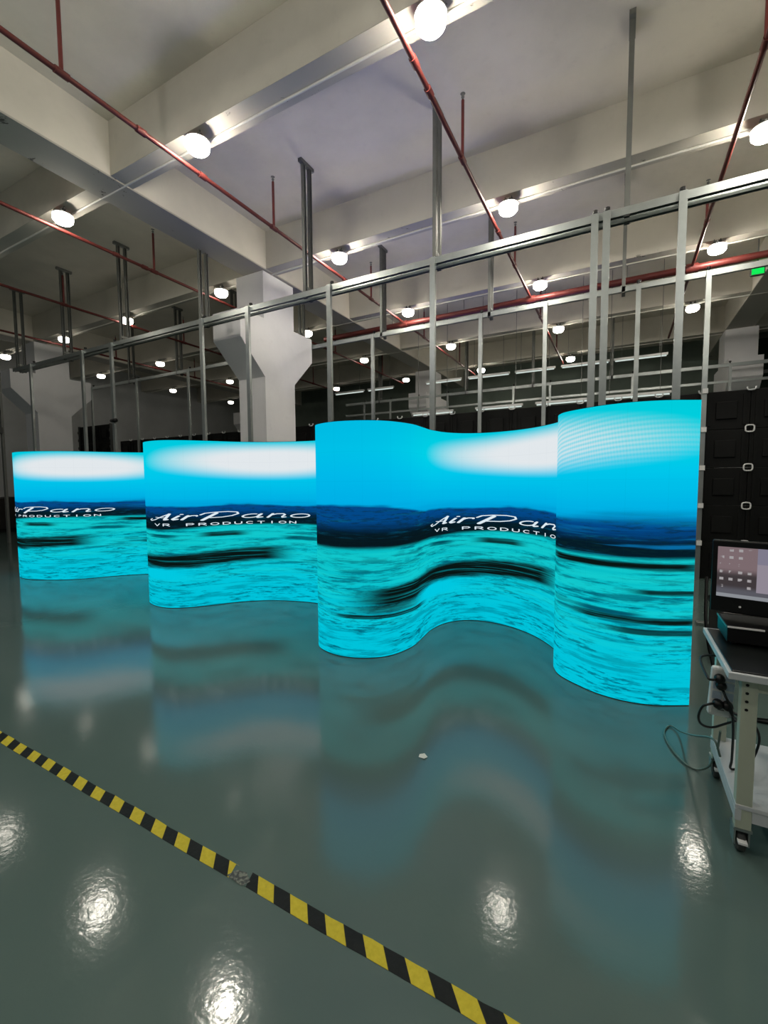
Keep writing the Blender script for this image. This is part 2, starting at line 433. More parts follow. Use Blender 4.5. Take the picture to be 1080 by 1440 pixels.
# lettering strokes, em units: x one letter wide step, y one capital high
def arc(cx, cy, rx, ry, a0, a1, n=14, sl=0.0):
    o = []
    for i in range(n+1):
        a = math.radians(a0 + (a1-a0)*i/n); y = cy + ry*math.sin(a)
        o.append((cx + rx*math.cos(a) + sl*y, y))
    return o
SL = 0.45
def S(*pts): return [(x + SL*y, y) for x, y in pts]
TITLE = [  # (stroke, pen)
    (S((-0.42, 0.12), (-0.50, -0.02), (-0.34, -0.18), (-0.1, -0.02), (0.12, 0.45), (0.38, 0.95)), 0.13),
    (S((0.38, 0.95), (0.46, 0.45), (0.52, 0.0), (0.66, 0.06)), 0.22), (S((-0.22, 0.40), (0.2, 0.33), (0.52, 0.36)), 0.10),
    (S((0.98, 0.62), (0.90, 0.1), (1.0, 0.0), (1.14, 0.1)), 0.2), (S((0.97, 0.86), (1.05, 0.86)), 0.16),
    (S((1.42, 0.62), (1.40, 0.0)), 0.22), (S((1.42, 0.42), (1.58, 0.62), (1.82, 0.62), (1.86, 0.52)), 0.16),
    (S((2.62, 0.92), (2.52, 0.4), (2.42, -0.16)), 0.27),
    (S((1.95, 0.70), (2.05, 0.95), (2.5, 1.08), (3.1, 1.12), (3.6, 1.0), (3.78, 0.72), (3.6, 0.42), (3.2, 0.24), (2.6, 0.2)), 0.15),
    (arc(4.62, 0.31, 0.42, 0.30, 70, 400, 18, SL), 0.15), (S((5.02, 0.60), (5.0, 0.12), (5.1, 0.0), (5.28, 0.08)), 0.2),
    (S((5.62, 0.62), (5.62, 0.0)), 0.2), (S((5.62, 0.38), (5.85, 0.6), (6.2, 0.62), (6.36, 0.46), (6.34, 0.12), (6.42, 0.0), (6.56, 0.08)), 0.16),
    (arc(7.30, 0.31, 0.52, 0.30, 0, 360, 22, SL), 0.15)]
CAPS = {
 'V': [[(0,1),(0.5,0),(1,1)]], 'R': [[(0,0),(0,1),(0.75,1),(0.95,0.78),(0.75,0.5),(0,0.5)], [(0.45,0.5),(1,0)]],
 'P': [[(0,0),(0,1),(0.75,1),(0.98,0.75),(0.75,0.45),(0,0.45)]], 'O': [arc(0.5,0.5,0.55,0.5,0,360,18)],
 'D': [[(0,0),(0,1),(0.6,1),(1,0.7),(1,0.3),(0.6,0),(0,0)]], 'U': [[(0,1),(0,0.25),(0.25,0),(0.75,0),(1,0.25),(1,1)]],
 'C': [arc(0.55,0.5,0.52,0.5,50,310,14)], 'T': [[(0,1),(1,1)], [(0.5,1),(0.5,0)]], 'I': [[(0.5,0),(0.5,1)]], 'N': [[(0,0),(0,1),(1,0),(1,1)]]}
def ribbon(mb, cv, s0, pts, pen, su, u_off, v_off, sv):
    """pen stroke laid on the display; pts in em; su, sv metres per em"""
    def P3(x, y):
        q = cv.at(s0 + u_off + x*su, 0.004)
        return (q.x, q.y, v_off + y*sv)
    s_ok = lambda x: 0 <= s0 + u_off + x*su <= cv.L
    k = 0.55     # pen is wider along the letter than high
    for (ax, ay), (bx, by) in zip(pts[:-1], pts[1:]):
        if not (s_ok(ax) and s_ok(bx)): continue
        d = Vector((bx-ax, by-ay)); 
        if d.length < 1e-6: continue
        n = max(1, int(abs(bx-ax)*su/0.05)+1)
        px, py = -d.y/d.length*pen/2, d.x/d.length*pen/2*1.0
        vs = []; fs = []
        for i in range(n+1):
            q = i/n; x, y = ax+(bx-ax)*q, ay+(by-ay)*q
            vs += [P3(x+px, y+py), P3(x-px, y-py)]
        for i in range(n): fs.append((2*i, 2*i+1, 2*i+3, 2*i+2))
        mb.add(vs, fs, 1)
    for (x, y) in pts:
        if s_ok(x): mb.add([P3(x+pen/2*math.cos(PI*i/4), y+pen/2*math.sin(PI*i/4)) for i in range(8)], [list(range(8))], 1)

H = 2.0
def display(P, s0, label, pic='sea_picture'):
    cv = Curve(P); root = empty('curved_display', (cv.c[len(cv.c)//2].x, cv.c[len(cv.c)//2].y, 0), label, 'LED display', 'wave-shaped LED displays')
    mb = MB(); nv = 8; ns = len(cv.c)
    for i in range(ns):
        for j in range(nv+1):
            z = 0.006 + (H - 0.006)*j/nv
            mb.uv[len(mb.v)] = (cv.s[i] - s0, z); mb.v.append((cv.c[i].x, cv.c[i].y, z))
    for i in range(ns-1):
        for j in range(nv):
            a = i*(nv+1)+j; mb.f.append([a, a+nv+1, a+nv+2, a+1]); mb.m.append(0); mb.smooth.add(len(mb.f)-1)
    # title and subtitle
    su = 2.02/8.55
    for pts, pen in TITLE: ribbon(mb, cv, s0, pts, pen*0.78, su, 0.13, 1.064, 0.074)
    x = 0.10; step = 1.78/13
    for ch in 'VR PRODUCTION':
        if ch != ' ':
            for st in CAPS[ch]: ribbon(mb, cv, s0, st, 0.2, step*0.58, x, 0.990, 0.027)
        x += step
    face = mb.build('display_face', [M[pic], M['lettering']], root)
    # shell behind the face: one cabinet column each quarter metre
    sh = MB(); T = 0.075
    def pt(i, off, z):
        q = cv.c[i] + cv.nr[i]*off; return (q.x, q.y, z)
    vs = []; fs = []
    for i in range(ns): vs += [pt(i, -0.003, 0.0), pt(i, -0.003, H+0.004), pt(i, -T, H+0.004), pt(i, -T, 0.0)]
    for i in range(ns-1):
        a, b = 4*i, 4*i+4
        for k in range(4): fs.append((a+k, a+(k+1) % 4, b+(k+1) % 4, b+k))
    fs += [(0, 3, 2, 1), tuple(4*(ns-1)+k for k in range(4))]
    sh.add(vs, fs); sh.build('cabinet_shell', M['black_cabinet'], root)
    rb = MB(); q = 0.25
    while q < cv.L - 0.1:
        a = cv.at(q, -T); b = cv.at(q, -T-0.05); d = (cv.at(q+0.02) - cv.at(q-0.02)).normalized()*0.02
        rb.add([(a.x-d.x,a.y-d.y,0),(a.x+d.x,a.y+d.y,0),(b.x+d.x,b.y+d.y,0),(b.x-d.x,b.y-d.y,0),(a.x-d.x,a.y-d.y,1.95),(a.x+d.x,a.y+d.y,1.95),(b.x+d.x,b.y+d.y,1.95),(b.x-d.x,b.y-d.y,1.95)],
               [(0,1,2,3),(4,5,6,7),(0,1,5,4),(1,2,6,5),(2,3,7,6),(3,0,4,7)]); q += 0.5
    rb.build('back_rib', M['galvanized_dull'], root)
    for c in root.children: c.location = -Vector(root.location)
    return root
display(P1, 0.21, 'far left wavy LED display, smallest in view, title cut at its left edge')
display(P2, 1.58, 'middle wavy LED display showing the whole title over bright sea')
display(P3, 2.67, 'largest wavy LED display, two bulging ends with a hollow between', 'sea_picture_fine_rows')

# ------------------------------------------------------------------ suspended steel frames
def frame(label, xa, xb, ys, zr, hang_x, pole_x, pole_y, zbot=0.0, pole_w=0.07, low=None, hy=None, group='suspended steel strut frames', zpole=None):
    r = empty('strut_frame', ((xa+xb)/2, ys[0], zr), label, 'steel frame', group); ox, oy, oz = r.location
    for y in ys: MB().channel(0, xa-ox, xb-ox, (y-oy, zr-0.04-oz), 0.05, 0.08, 0.005, (0, -1)).build('rail', M['galvanized'], r)
    if low is not None: MB().channel(0, xa-ox, xb-ox, (ys[0]-oy, low-0.03-oz), 0.045, 0.06, 0.005, (0, -1)).build('rail', M['galvanized'], r)
    for x in hang_x:
        m = MB(); hw = 0.035
        for y in (hy or ys):
            m.channel(2, zr-0.09-oz, ZC-oz, (x-ox, y-oy), 0.05, 0.05, 0.005, (1, 0))
        a, b = (hy or ys)[0]-oy, (hy or ys)[-1]-oy
        m.box((x-ox-0.03, a-0.08, ZC-0.05-oz), (x-ox+0.03, b+0.08, ZC-oz))
        m.box((x-ox-0.02, a-0.02, zr+0.05-oz), (x-ox+0.02, b+0.02, zr+0.09-oz))
        m.build('hanger', M['galvanized_dull'], r)
    for x in pole_x:
        p = MB().channel(2, zbot-oz, (zpole or zr)-0.015-oz, (x-ox, pole_y-oy), pole_w, 0.045, 0.005, (0, 1)).build('pole', M['galvanized'], r)
        k = MB().tube([(x-ox, ys[0]+0.03-oy, zr-oz), (x-ox, ys[0]+0.03-oy, zr+0.06-oz)], 0.016, 8); k.tube([(x-ox, ys[0]+0.03-oy, zr+0.035-oz), (x-ox, ys[0]+0.03-oy, zr+0.065-oz)], 0.027, 8)
        k.build('bolt', M['black_plastic'], p)
    return r
frame('nearest steel strut frame hung from the ceiling, rails and poles behind the wavy displays', -13.2, 2.4, (5.42, 5.56), 4.33,
      [-13.0, -10.9, -8.8, -6.5, -4.23, -2.16, -0.02], [-13.87, -12.28, -10.12, -9.07, -6.43, -5.35, -3.76, -2.165, -0.318, -0.205, 0.463][1:], 5.37, hy=(5.43, 5.57))
frame('second steel strut frame, passing behind the corbelled column above the black LED walls', -15.5, 4.6, (8.02, ), 4.51,
      [-12.7, -10.6, -8.5, -6.42, -4.34, -2.15, -0.046, 2.05], [-14.6, -12.34, -10.13, -8.0, -4.53, -2.30, -1.194, 0.158, 1.034], 7.985, pole_w=0.065, hy=(8.02, 8.16))
frame('third steel strut frame with two rails, in the distance above the black LED wall', -9.0, 5.5, (13.85, ), 4.38,
      [-7.6, -4.45, -2.4, -0.3, 1.8], [-8.2, -7.15, -6.1, -5.05, -4.0, -2.95, -1.9, -0.85, 0.2, 1.25, 2.3, 3.35, 4.4], 13.82, zbot=0.0, pole_w=0.06, low=3.97, hy=(13.85, 14.0))
# lone pole at the left picture edge with a junction box
r = empty('steel_pole', (-13.87, 5.37, 0), 'grey steel pole at the left edge with a small box on it', 'pole')
MB().channel(2, 0, 4.3, (0, 0), 0.09, 0.05, 0.005, (0, 1)).build('pole_shaft', M['galvanized_dull'], r)
jb = MB().box((-0.10, -0.12, 2.78), (0.13, -0.025, 2.94), 0, 0.012); jb.build('clamp_box', M['rubber_grey'], r)
MB().lathe([(0.001, -0.135), (0.035, -0.135), (0.035, -0.12)], (0.07, 0, 2.86), 10, 0, 'y').build('knob', M['black_plastic'], r)

# ------------------------------------------------------------------ black LED walls (rear sides) with corner lock rings
def ring_mb(x, y, z, full=True, r=0.05):
    m = MB(); pts = []
    a0, a1 = (0, 360) if full else (180, 360)
    n = 20 if full else 10
    for i in range(n + (0 if full else 1)):
        a = math.radians(a0 + (a1-a0)*i/n); c, s_ = math.cos(a), math.sin(a)
        k = (abs(c)**4 + abs(s_)**4) ** -0.25
        pts.append((x + r*k*c, y, z + r*0.95*k*s_))
    if full: pts.append(pts[0]); 
    m.tube(pts, 0.011, 6, 0, not full); return m
def led_wall(label, xs, y, z0, rows, cw, ring_x, rows_r, top=True):
    r = empty('led_wall', ((xs[0]+xs[-1]+cw)/2, y, 0), label, 'LED wall', 'black LED walls seen from behind'); ox, oy = r.location.x, y
    for x in xs:
        for k in range(rows):
            z = z0 + k*CW; m = MB(); a, b = x-ox+0.002, x-ox+cw-0.002
            m.box((a, 0, z+0.002), (b, 0.09, z+CW-0.002), 0, 0.006)
            m.box((a+0.05, -0.018, z+0.06), (a+0.085, 0.005, z+0.49)); m.box((b-0.085, -0.018, z+0.06), (b-0.05, 0.005, z+0.49))
            m.box((a+0.15, -0.03, z+0.15), (b-0.15, 0.005, z+0.40), 0, 0.008)
            m.build('cabinet', M['black_cabinet'], r)
    for x in ring_x:
        for k in rows_r: ring_mb(x-ox, -0.02, z0 + k*CW).build('lock_ring', M['ring_metal'], r)
        if top: ring_mb(x-ox, -0.02, z0 + rows*CW + 0.035, False).build('lock_ring', M['ring_metal'], r)
    return r
YB = 8.1; CW = 0.556
lw = led_wall('black LED wall at the right picture edge with pale lock rings, behind the desk', [1.045 + CW*i for i in range(4)], YB, 0.01, 5, CW, [1.045 + CW*i for i in (1, 2, 3)], [1, 2, 3, 4])
ox = lw.location.x
for k in range(5):
    MB().box((1.01-ox, -0.17, 0.53+k*CW), (1.075-ox, -0.01, 0.60+k*CW)).build('clamp', M['ring_metal'], lw)
led_wall('long black LED wall behind the large wavy display, white clips along its top', [1.035 - CW*(i+1) for i in range(13)][::-1], YB, 0.01, 5, CW,
         [1.035 - CW*i for i in range(13)], [])
led_wall('black LED wall low behind the middle display, left of the corbelled column', [-6.2 - CW*(i+1) for i in range(13)][::-1], YB, 0.01, 5, CW, [-6.2 - CW*i for i in range(13)], [], True)
st = led_wall('taller black LED block behind the left display, flanked by bolt strips', [-15.6, -15.6+CW, -15.6+2*CW], YB, 0.01, 6, CW, [], [], False)
for xx in (-15.66, -13.92):
    m = MB().box((xx - st.location.x, -0.02, 0.0), (xx - st.location.x + 0.05, 0.05, 3.36))
    for i in range(13): m.box((xx - st.location.x - 0.01, -0.035, 0.12 + i*0.25), (xx - st.location.x + 0.06, -0.02, 0.2 + i*0.25))
    m.build('bolt_strip', M['rubber_grey'], st)

# ------------------------------------------------------------------ sprinkler pipes
def sprinkler(x, ya, yb, z, risers, label, collars=()):
    r = empty('sprinkler_pipe', (x, ya, z), label, 'pipe', 'red sprinkler branch pipes')
    MB().tube([(0, 0, 0), (0, yb-ya, 0)], 0.026, 10).build('pipe_run', M['red_pipe'], r)
    for y in collars:
        MB().tube([(0, y-ya-0.05, 0), (0, y-ya+0.05, 0)], 0.036, 10).build('coupling', M['red_pipe'], r)
    for y, zt in risers:
        m = MB(); m.tube([(0, y-ya, 0), (0, y-ya, zt-z)], 0.019, 8); m.tube([(0, y-ya-0.06, 0), (0, y-ya+0.06, 0)], 0.035, 10)
        q = m.build('riser', M['red_pipe'], r)
        MB().lathe([(0.001, 0), (0.014, 0.0), (0.012, 0.03), (0.02, 0.032), (0.02, 0.04), (0.004, 0.05), (0.004, 0.07), (0.03, 0.072), (0.001, 0.078)], (0, y-ya, zt-z), 10).build('sprinkler_head', M['galvanized_dull'], q)
RS = lambda z=5.96: [(2.43, z), (5.28, z), (8.2, z), (11.0, z), (13.9, z)]
sprinkler(-4.68, -3, 15.6, 5.3, RS(), 'red pipe running from the upper left corner past the column', (3.2, 4.0, 7.2))
sprinkler(-1.755, -3, 15.6, 5.3, RS(), 'red pipe running down from the top middle of the picture', (3.9, 4.25, 7.0))
sprinkler(1.013, -3, 14.2, 5.3, [(5.2, 5.9), (8.24, 5.82), (11.2, 5.85)], 'dark red pipe descending at the right picture edge', (4.9, 7.6))
sprinkler(-7.5, -3, 15.6, 5.3, RS(), 'dark red pipe left of the lengthwise beam, second from the left corner pipe', (4.6, 5.1))
sprinkler(-10.52, 0, 15.6, 5.3, RS(5.9), 'dark thin pipe at the left, third from the left corner pipe', (6.8, 9.4))
sprinkler(-13.6, 0, 15.6, 5.3, RS(5.9), 'dark thin pipe lowest at the left edge, in front of the far left column', (6.4, 9.5))
r = empty('hanging_fire_pipe', (-1.0, 9.78, 5.27), 'thick red fire main crossing behind the second steel frame', 'pipe')
MB().tube([(-6.0, 0, 0), (5.5, 0, 0)], 0.062, 14).build('pipe_run', M['red_pipe'], r)
for x in (-4.68, -1.755, 1.013, 3.8): MB().tube([(x+1.0-0.09, 0, 0), (x+1.0+0.09, 0, 0)], 0.082, 14).build('coupling', M['red_pipe'], r)
for x in (-5.0, -3.2, 0.0): MB().tube([(x+1.0, 0, 0.05), (x+1.0, 0, ZC-5.28)], 0.008, 6).build('drop_rod', M['galvanized_dull'], r)

# ------------------------------------------------------------------ lamps
def make_lamp():
    r = empty('ceiling_lamp', (0, 0, 0))
    g = MB(); g.lathe([(0.001, -0.072), (0.06, -0.070), (0.10, -0.058), (0.124, -0.03), (0.129, 0.0), (0.124, 0.028), (0.116, 0.04)], (0, 0, 0), 24); g.build('diffuser', M['lamp_glow'], r)
    h = MB(); h.lathe([(0.118, 0.038), (0.138, 0.040), (0.136, 0.05), (0.08, 0.072), (0.035, 0.08), (0.022, 0.085), (0.022, 0.135), (0.001, 0.136)], (0, 0, 0), 24); h.build('housing', M['lamp_white'], r)  # brim past the diffuser added to cut upward light on the beam
    b = MB(); b.tube([(-0.04, 0, 0.125), (-0.045, 0, 0.16)], 0.008, 6); b.tube([(0.04, 0, 0.125), (0.045, 0, 0.16)], 0.008, 6); b.box((-0.06, -0.02, 0.115), (0.06, 0.02, 0.13)); b.build('bracket', M['rubber_grey'], r)
    return r
LXS = [-16.5, -13.2, -10.42, -7.26, -4.38, -1.51, 1.31, 4.2]
ROWS = [(3.69, 'nearest cross beam'), (6.58, 'second cross beam'), (9.37, 'third cross beam'), (12.25, 'fourth cross beam'), (15.33, 'farthest cross beam')]
VIS = {3.69: [-7.26, -4.38, -1.51], 6.58: [-16.5, -13.2, -10.42, -7.26, -4.38, -1.51, 1.31], 9.37: [-16.5, -13.2, -7.26, -4.38, -1.51, 1.31], 12.25: [-16.5, -13.2, -7.26, -4.38, -1.51, 1.31], 15.33: [-16.5, -10.42, -7.26, -4.38, -1.51]}
ORD = ['first', 'second', 'third', 'fourth', 'fifth', 'sixth', 'seventh']
proto = None
def light(x, y, z, w, name='lamp_light', rad=0.11, col=(1.0, 0.955, 0.88)):
    l = bpy.data.lights.new(name, 'POINT'); l.energy = w; l.shadow_soft_size = rad; l.color = col
    o = bpy.data.objects.new(name, l); o.location = (x, y, z); COL.objects.link(o); return o
POW = 34.0; LK = 4.1
def power(x, y):
    k = 1.0
    if x < -6.3: k *= 0.19 if not (x > -8 and 3 < y < 4) else 0.5
    if x < -11: k *= 0.7
    if y > 8.5: k *= 0.62
    if y > 11: k *= 0.6
    return POW * k
for y, nm in ROWS:
    xs = list(VIS[y])
    if y == 3.69: xs = [-10.42] + xs + [1.31]
    for x in xs:
        if proto is None: o = proto = make_lamp()
        else: o = copy_tree(proto)
        o.location = (x, y, 5.35)
        if x in VIS[y]:
            i = VIS[y].index(x)
            tag(o, 'glowing round white ceiling lamp under the %s, %s from the left' % (nm, ORD[i]), 'ceiling lamp', 'round ceiling lamps under the beams')
        else:
            tag(o, 'glowing round white ceiling lamp under the nearest cross beam, outside the picture at the %s' % ('left' if x < 0 else 'right'), 'ceiling lamp', 'round ceiling lamps under the beams')
        [c for c in o.children if c.name.startswith('diffuser')][0].color = (power(x, y) * LK, 0, 0, 1)
for y in (0.82, -2.0):
    for x in (-10.4, -7.26, -4.38, -1.51, 1.31, 4.2): light(x, y, 5.235, power(x, y) * (1.15 if x > -6 else 1.0))
# unseen violet area lights, added to tint the ceiling behind the beams
for x, y in ((-4.6, 4.75), (-2.2, 4.85), (-4.6, 7.3), (-2.2, 7.3), (-4.0, 10.2), (-1.8, 10.2)):
    l = bpy.data.lights.new('violet_fill', 'AREA'); l.shape = 'RECTANGLE'; l.size = 1.6; l.size_y = 0.3; l.energy = 4.5; l.spread = math.radians(75); l.color = (0.22, 0.26, 1.0)
    o = bpy.data.objects.new('violet_fill', l); o.location = (x, y, 2.1); o.rotation_euler = (PI, 0, 0); COL.objects.link(o)
# rows of tube lights in the distance
def tube_light(x0, x1, y, z, label):
    r = empty('hanging_tube_light', ((x0+x1)/2, y, z), label, 'tube light', 'tube lights in the distance'); h = (x1-x0)/2
    MB().box((-h, -0.03, 0.02), (h, 0.03, 0.07)).build('housing', M['lamp_white'], r)
    MB().tube([(-h+0.03, 0, 0), (h-0.03, 0, 0)], 0.015, 8).build('tube', M['tube_glow'], r)
    for s in (-1, 1): MB().tube([(s*h*0.7, 0, 0.07), (s*h*0.7, 0, ZC-z)], 0.006, 6).build('drop_rod', M['galvanized_dull'], r)
TU = [(-9.1, -7.9, 'first'), (-7.75, -6.75, 'second'), (-5.6, -4.4, 'third'), (-4.2, -2.95, 'fourth'), (-2.8, -1.7, 'fifth'), (-1.55, -0.35, 'sixth'), (-0.25, 0.95, 'seventh')]
for a, b, nm in TU: tube_light(a, b, 13.3, 4.63, 'thin white tube light in the far upper row, %s from the left' % nm)
for a, b, nm in ((-5.2, -4.0, 'leftmost'), (-3.4, -2.2, 'second'), (-1.9, -0.7, 'third'), (-0.5, 0.9, 'fourth')):
    tube_light(a, b, 11.4, 3.36, 'white tube light just over the black LED wall top, %s of four' % nm)
# exit light
r = empty('exit_sign', (1.98, 10.0, 5.13), 'small green glowing exit sign seen past the rail at the right edge', 'exit sign')
MB().box((-0.10, -0.03, -0.11), (0.10, 0.03, 0.11), 0, 0.01).build('housing', M['rubber_grey'], r)
MB().box((-0.085, -0.036, -0.095), (0.085, -0.031, 0.095)).build('green_face', M['green_glow'], r)
MB().box((-0.01, -0.01, 0.1), (0.01, 0.01, ZC-5.13)).build('drop_rod', M['galvanized_dull'], r)

# security camera on a pole
r = empty('security_camera', (-9.05, 5.30, 2.72), 'small dark security camera clamped to a pole above the left display', 'camera')
MB().tube([(0.02, 0.06, 0), (0.10, -0.02, 0.02)], 0.012, 8).build('arm', M['rubber_grey'], r)
MB().lathe([(0.001, -0.09), (0.035, -0.09), (0.04, 0.06), (0.001, 0.07)], (0.16, -0.04, 0.03), 12, 0, 'x').build('camera_body', M['black_plastic'], r)

# ------------------------------------------------------------------ floor tape, scrap
def tape(xa, xb, ya, yb, w, label, mat='hazard_tape'):
    m = MB(); n = 40; vs = []; fs = []
    for i in range(n+1):
        f = i/n; x = xa+(xb-xa)*f; y = ya+(yb-ya)*f + 0.0015*math.sin(x*9)
        e = 0.004*mnoise.noise(Vector((x*14, 3, 0)))
        lo, hi = y-w/2+e*0.4, y+w/2+e
        tw = 0.012 if i in (0, n) else 0
        vs += [(x + (0.02 if i == 0 else 0), lo, 0.0015), (x - (0.02 if i == n else 0), hi, 0.0015), (x, lo, 0.0003), (x, hi, 0.0003)]
    for i in range(n):
        a, b = 4*i, 4*i+4
        fs += [(a, b, b+1, a+1), (a+2, a, b, b+2), (a+1, a+3, b+3, b+1)]
    m.add(vs, fs); o = m.build('floor_tape', M[mat]); return tag(o, label, 'floor tape', 'yellow and black floor tape')
tape(-4.6, -1.27, 1.142, 1.130, 0.056, 'longer yellow and black hazard tape strip running in from the left edge')
tape(-1.205, 0.9, 1.132, 1.130, 0.056, 'yellow and black hazard tape strip running to the bottom edge')
m = MB(); m.add([(-1.285, 1.106, 0.002), (-1.20, 1.100, 0.002), (-1.185, 1.128, 0.002), (-1.225, 1.150, 0.002), (-1.265, 1.142, 0.002)], [(0, 1, 2, 3, 4)])
tag(m.build('torn_tape_scrap', M['torn_tape']), 'torn clear grey scrap of tape bridging the two hazard tape strips', 'tape')
m = MB(); m.add([(-0.93, 2.11, 0.002), (-0.895, 2.105, 0.006), (-0.885, 2.13, 0.004), (-0.91, 2.145, 0.009), (-0.935, 2.135, 0.003)], [(0, 1, 2, 3, 4)])
tag(m.build('paper_scrap', M['paper']), 'tiny white paper scrap on the bare floor', 'paper')

# ------------------------------------------------------------------ work desk at the right
D = empty('work_desk', (0.385, 2.09, 0), 'wheeled workbench with cream legs, white lower shelf and pale edged top', 'workbench')
def at(m): return m
LEN = 1.5; DEP = 0.60; TOP = 0.75
MB().box((0, 0, TOP-0.028), (LEN, DEP, TOP), 0, 0.003).build('table_top', M['bench_white'], D)
for lx in (0.048, LEN-0.1):
    for ly in (0.03, DEP-0.075):
        m = MB().box((lx, ly, 0.115), (lx+0.052, ly+0.045, TOP-0.028), 0, 0.003)
        for k in range(4): m.lathe([(0.0001, 0.0), (0.006, 0.0)], (lx+0.018, ly-0.001, 0.70-k*0.033), 8, 1, 'y')
        lg = m.build('leg', [M['bench_cream'], M['black_plastic']], D)
        cx, cy = lx+0.026, ly+0.03
        c = MB(); c.box((cx-0.03, cy-0.03, 0.105), (cx+0.03, cy+0.03, 0.115)); c.box((cx-0.026, cy-0.02, 0.04), (cx-0.020, cy+0.045, 0.107)); c.box((cx+0.020, cy-0.02, 0.04), (cx+0.026, cy+0.045, 0.107))
        cs = c.build('caster', M['galvanized'], lg)
        MB().lathe([(0.012, -0.016), (0.042, -0.016), (0.048, -0.010), (0.048, 0.010), (0.042, 0.016), (0.012, 0.016)], (cx, cy+0.02, 0.048), 20, 0, 'x').build('wheel', M['rubber_grey'], cs)
        MB().box((cx-0.015, cy-0.045, 0.06), (cx+0.015, cy-0.012, 0.068)).build('brake_pedal', M['ring_metal'], cs)
m = MB(); m.box((0.10, 0.035, TOP-0.075), (LEN-0.1, 0.06, TOP-0.028)); m.box((0.10, DEP-0.07, TOP-0.075), (LEN-0.1, DEP-0.045, TOP-0.028)); m.box((0.055, 0.07, TOP-0.06), (0.085, DEP-0.07, TOP-0.028)); m.build('apron', M['bench_cream'], D)
m = MB().box((0.046, 0.028, 0.195), (LEN-0.046, DEP-0.028, 0.215), 0, 0.003); m.box((0.046, 0.028, 0.15), (0.066, DEP-0.028, 0.195)); m.box((0.1, 0.03, 0.15), (LEN-0.1, 0.045, 0.195)); m.build('lower_shelf', M['bench_white'], D)

tag(MB().box((0.397, 2.104, TOP), (1.85, 2.66, TOP+0.006), 0, 0.002).build('desk_mat', M['mat_black']), 'glossy black mat covering the workbench top', 'mat')
r = empty('video_processor', (0.436, 2.43, TOP+0.006), 'flat black electronics box with pale front edge, on the mat below the monitor', 'electronics')
MB().box((0, 0, 0.012), (0.20, 0.22, 0.085), 0, 0.003).build('case', M['black_plastic'], r)
MB().box((0.0, -0.005, 0.078), (0.13, 0.0, 0.085)).build('front_edge', M['ring_metal'], r)
simple('teal_lit_metal', (70, 130, 130), 0.35, 0.3); MB().box((-0.004, -0.002, 0.078), (0.0, 0.22, 0.085)).build('side_edge', M['teal_lit_metal'], r)  # teal light on this edge is painted into its colour
for fx in (0.02, 0.16): 
    for fy in (0.03, 0.17): MB().box((fx, fy, 0), (fx+0.02, fy+0.02, 0.014)).build('foot', M['rubber_grey'], r)

# monitor
t = NT('monitor_desktop'); x, y, z = t.sep(t.obj())
wall_ = t.mix(t.smooth(0.11, 0.15, z + t.noise(t.obj(), 6.0, 3.0) * 0.02), lin((66, 60, 62)), lin((128, 110, 114)))
wall_ = t.mix(t.smooth(0.06, 0.03, z), wall_, lin((92, 92, 100)))
win = t.smooth(0.143, 0.145, x) * t.smooth(0.034, 0.036, z)
wcol = t.mix(t.smooth(0.163, 0.165, z), lin((150, 142, 154)), lin((132, 128, 146)))
colr = t.mix(win, wall_, wcol)
gx = (t.math('FRACT', x / 0.034) - 0.5).abs(); gz = (t.math('FRACT', z / 0.034) - 0.5).abs()
icon = t.smooth(0.24, 0.2, gx) * t.smooth(0.2, 0.16, gz) * t.smooth(0.13, 0.12, x) * t.smooth(0.03, 0.04, z) * t.smooth(0.45, 0.55, t.noise(t.obj(), 30.0, 0.0))
colr = t.mix(icon, colr, lin((168, 164, 166)))
bar = t.smooth(0.018, 0.016, z); colr = t.mix(bar, colr, lin((142, 146, 152)))
M['desktop'] = t.emis(colr, 0.9)
r = empty('monitor', (0.412, 2.565, TOP+0.006), 'black computer monitor showing a windowed desktop, at the right picture edge', 'monitor')
r.rotation_euler = (0, 0, math.radians(-14))
MB().box((-0.022, 0, 0.115), (0.52, 0.035, 0.455), 0, 0.006).build('bezel', M['black_plastic'], r)
sp = MB().box((0.0, -0.003, 0.0), (0.50, 0.002, 0.235)).build('screen', M['desktop'], r); sp.location = (0, 0, 0.19)
m = MB(); m.box((0.34, 0.035, 0.012), (0.42, 0.06, 0.3)); m.box((0.28, -0.03, 0.0), (0.48, 0.15, 0.014), 0, 0.004); m.build('stand', M['black_plastic'], r)
MB().lathe([(0.0001, -0.004), (0.005, -0.004)], (0.09, 0, 0.15), 10, 0, 'y').build('power_light', M['ring_metal'], r)

# power strip hung on the desk end
r = empty('power_strip', (0.392, 2.24, 0.61), 'white power strip hanging upright at the workbench end with four black plugs', 'power strip')
r.rotation_euler = (0, math.radians(3), math.radians(2))
MB().box((-0.042, -0.016, -0.105), (0.042, 0.016, 0.105), 0, 0.011).build('strip_body', M['white_plastic'], r)
m = MB()
for (a, b) in ((0.012, 0.07), (0.012, 0.03), (0.012, -0.012), (-0.028, -0.012), (-0.028, 0.03)): m.box((a-0.006, -0.0175, b-0.016), (a+0.026, -0.0165, b+0.016))
m.build('socket_print', M['label_blue'], r)
MB().box((-0.01, -0.018, -0.074), (0.012, -0.0165, -0.071)).build('logo_bar', M['rubber_grey'], r)
def smoothpath(P, n=6):
    P = [Vector(p) for p in P]; Q = [2*P[0]-P[1]] + P + [2*P[-1]-P[-2]]; o = []
    for i in range(1, len(Q)-2):
        a, b, c, d = Q[i-1:i+3]
        for k in range(n):
            q = k/n; o.append(0.5*((2*b)+(c-a)*q+(2*a-5*b+4*c-d)*q*q+(-a+3*b-3*c+d)*q*q*q))
    o.append(P[-1]); return o
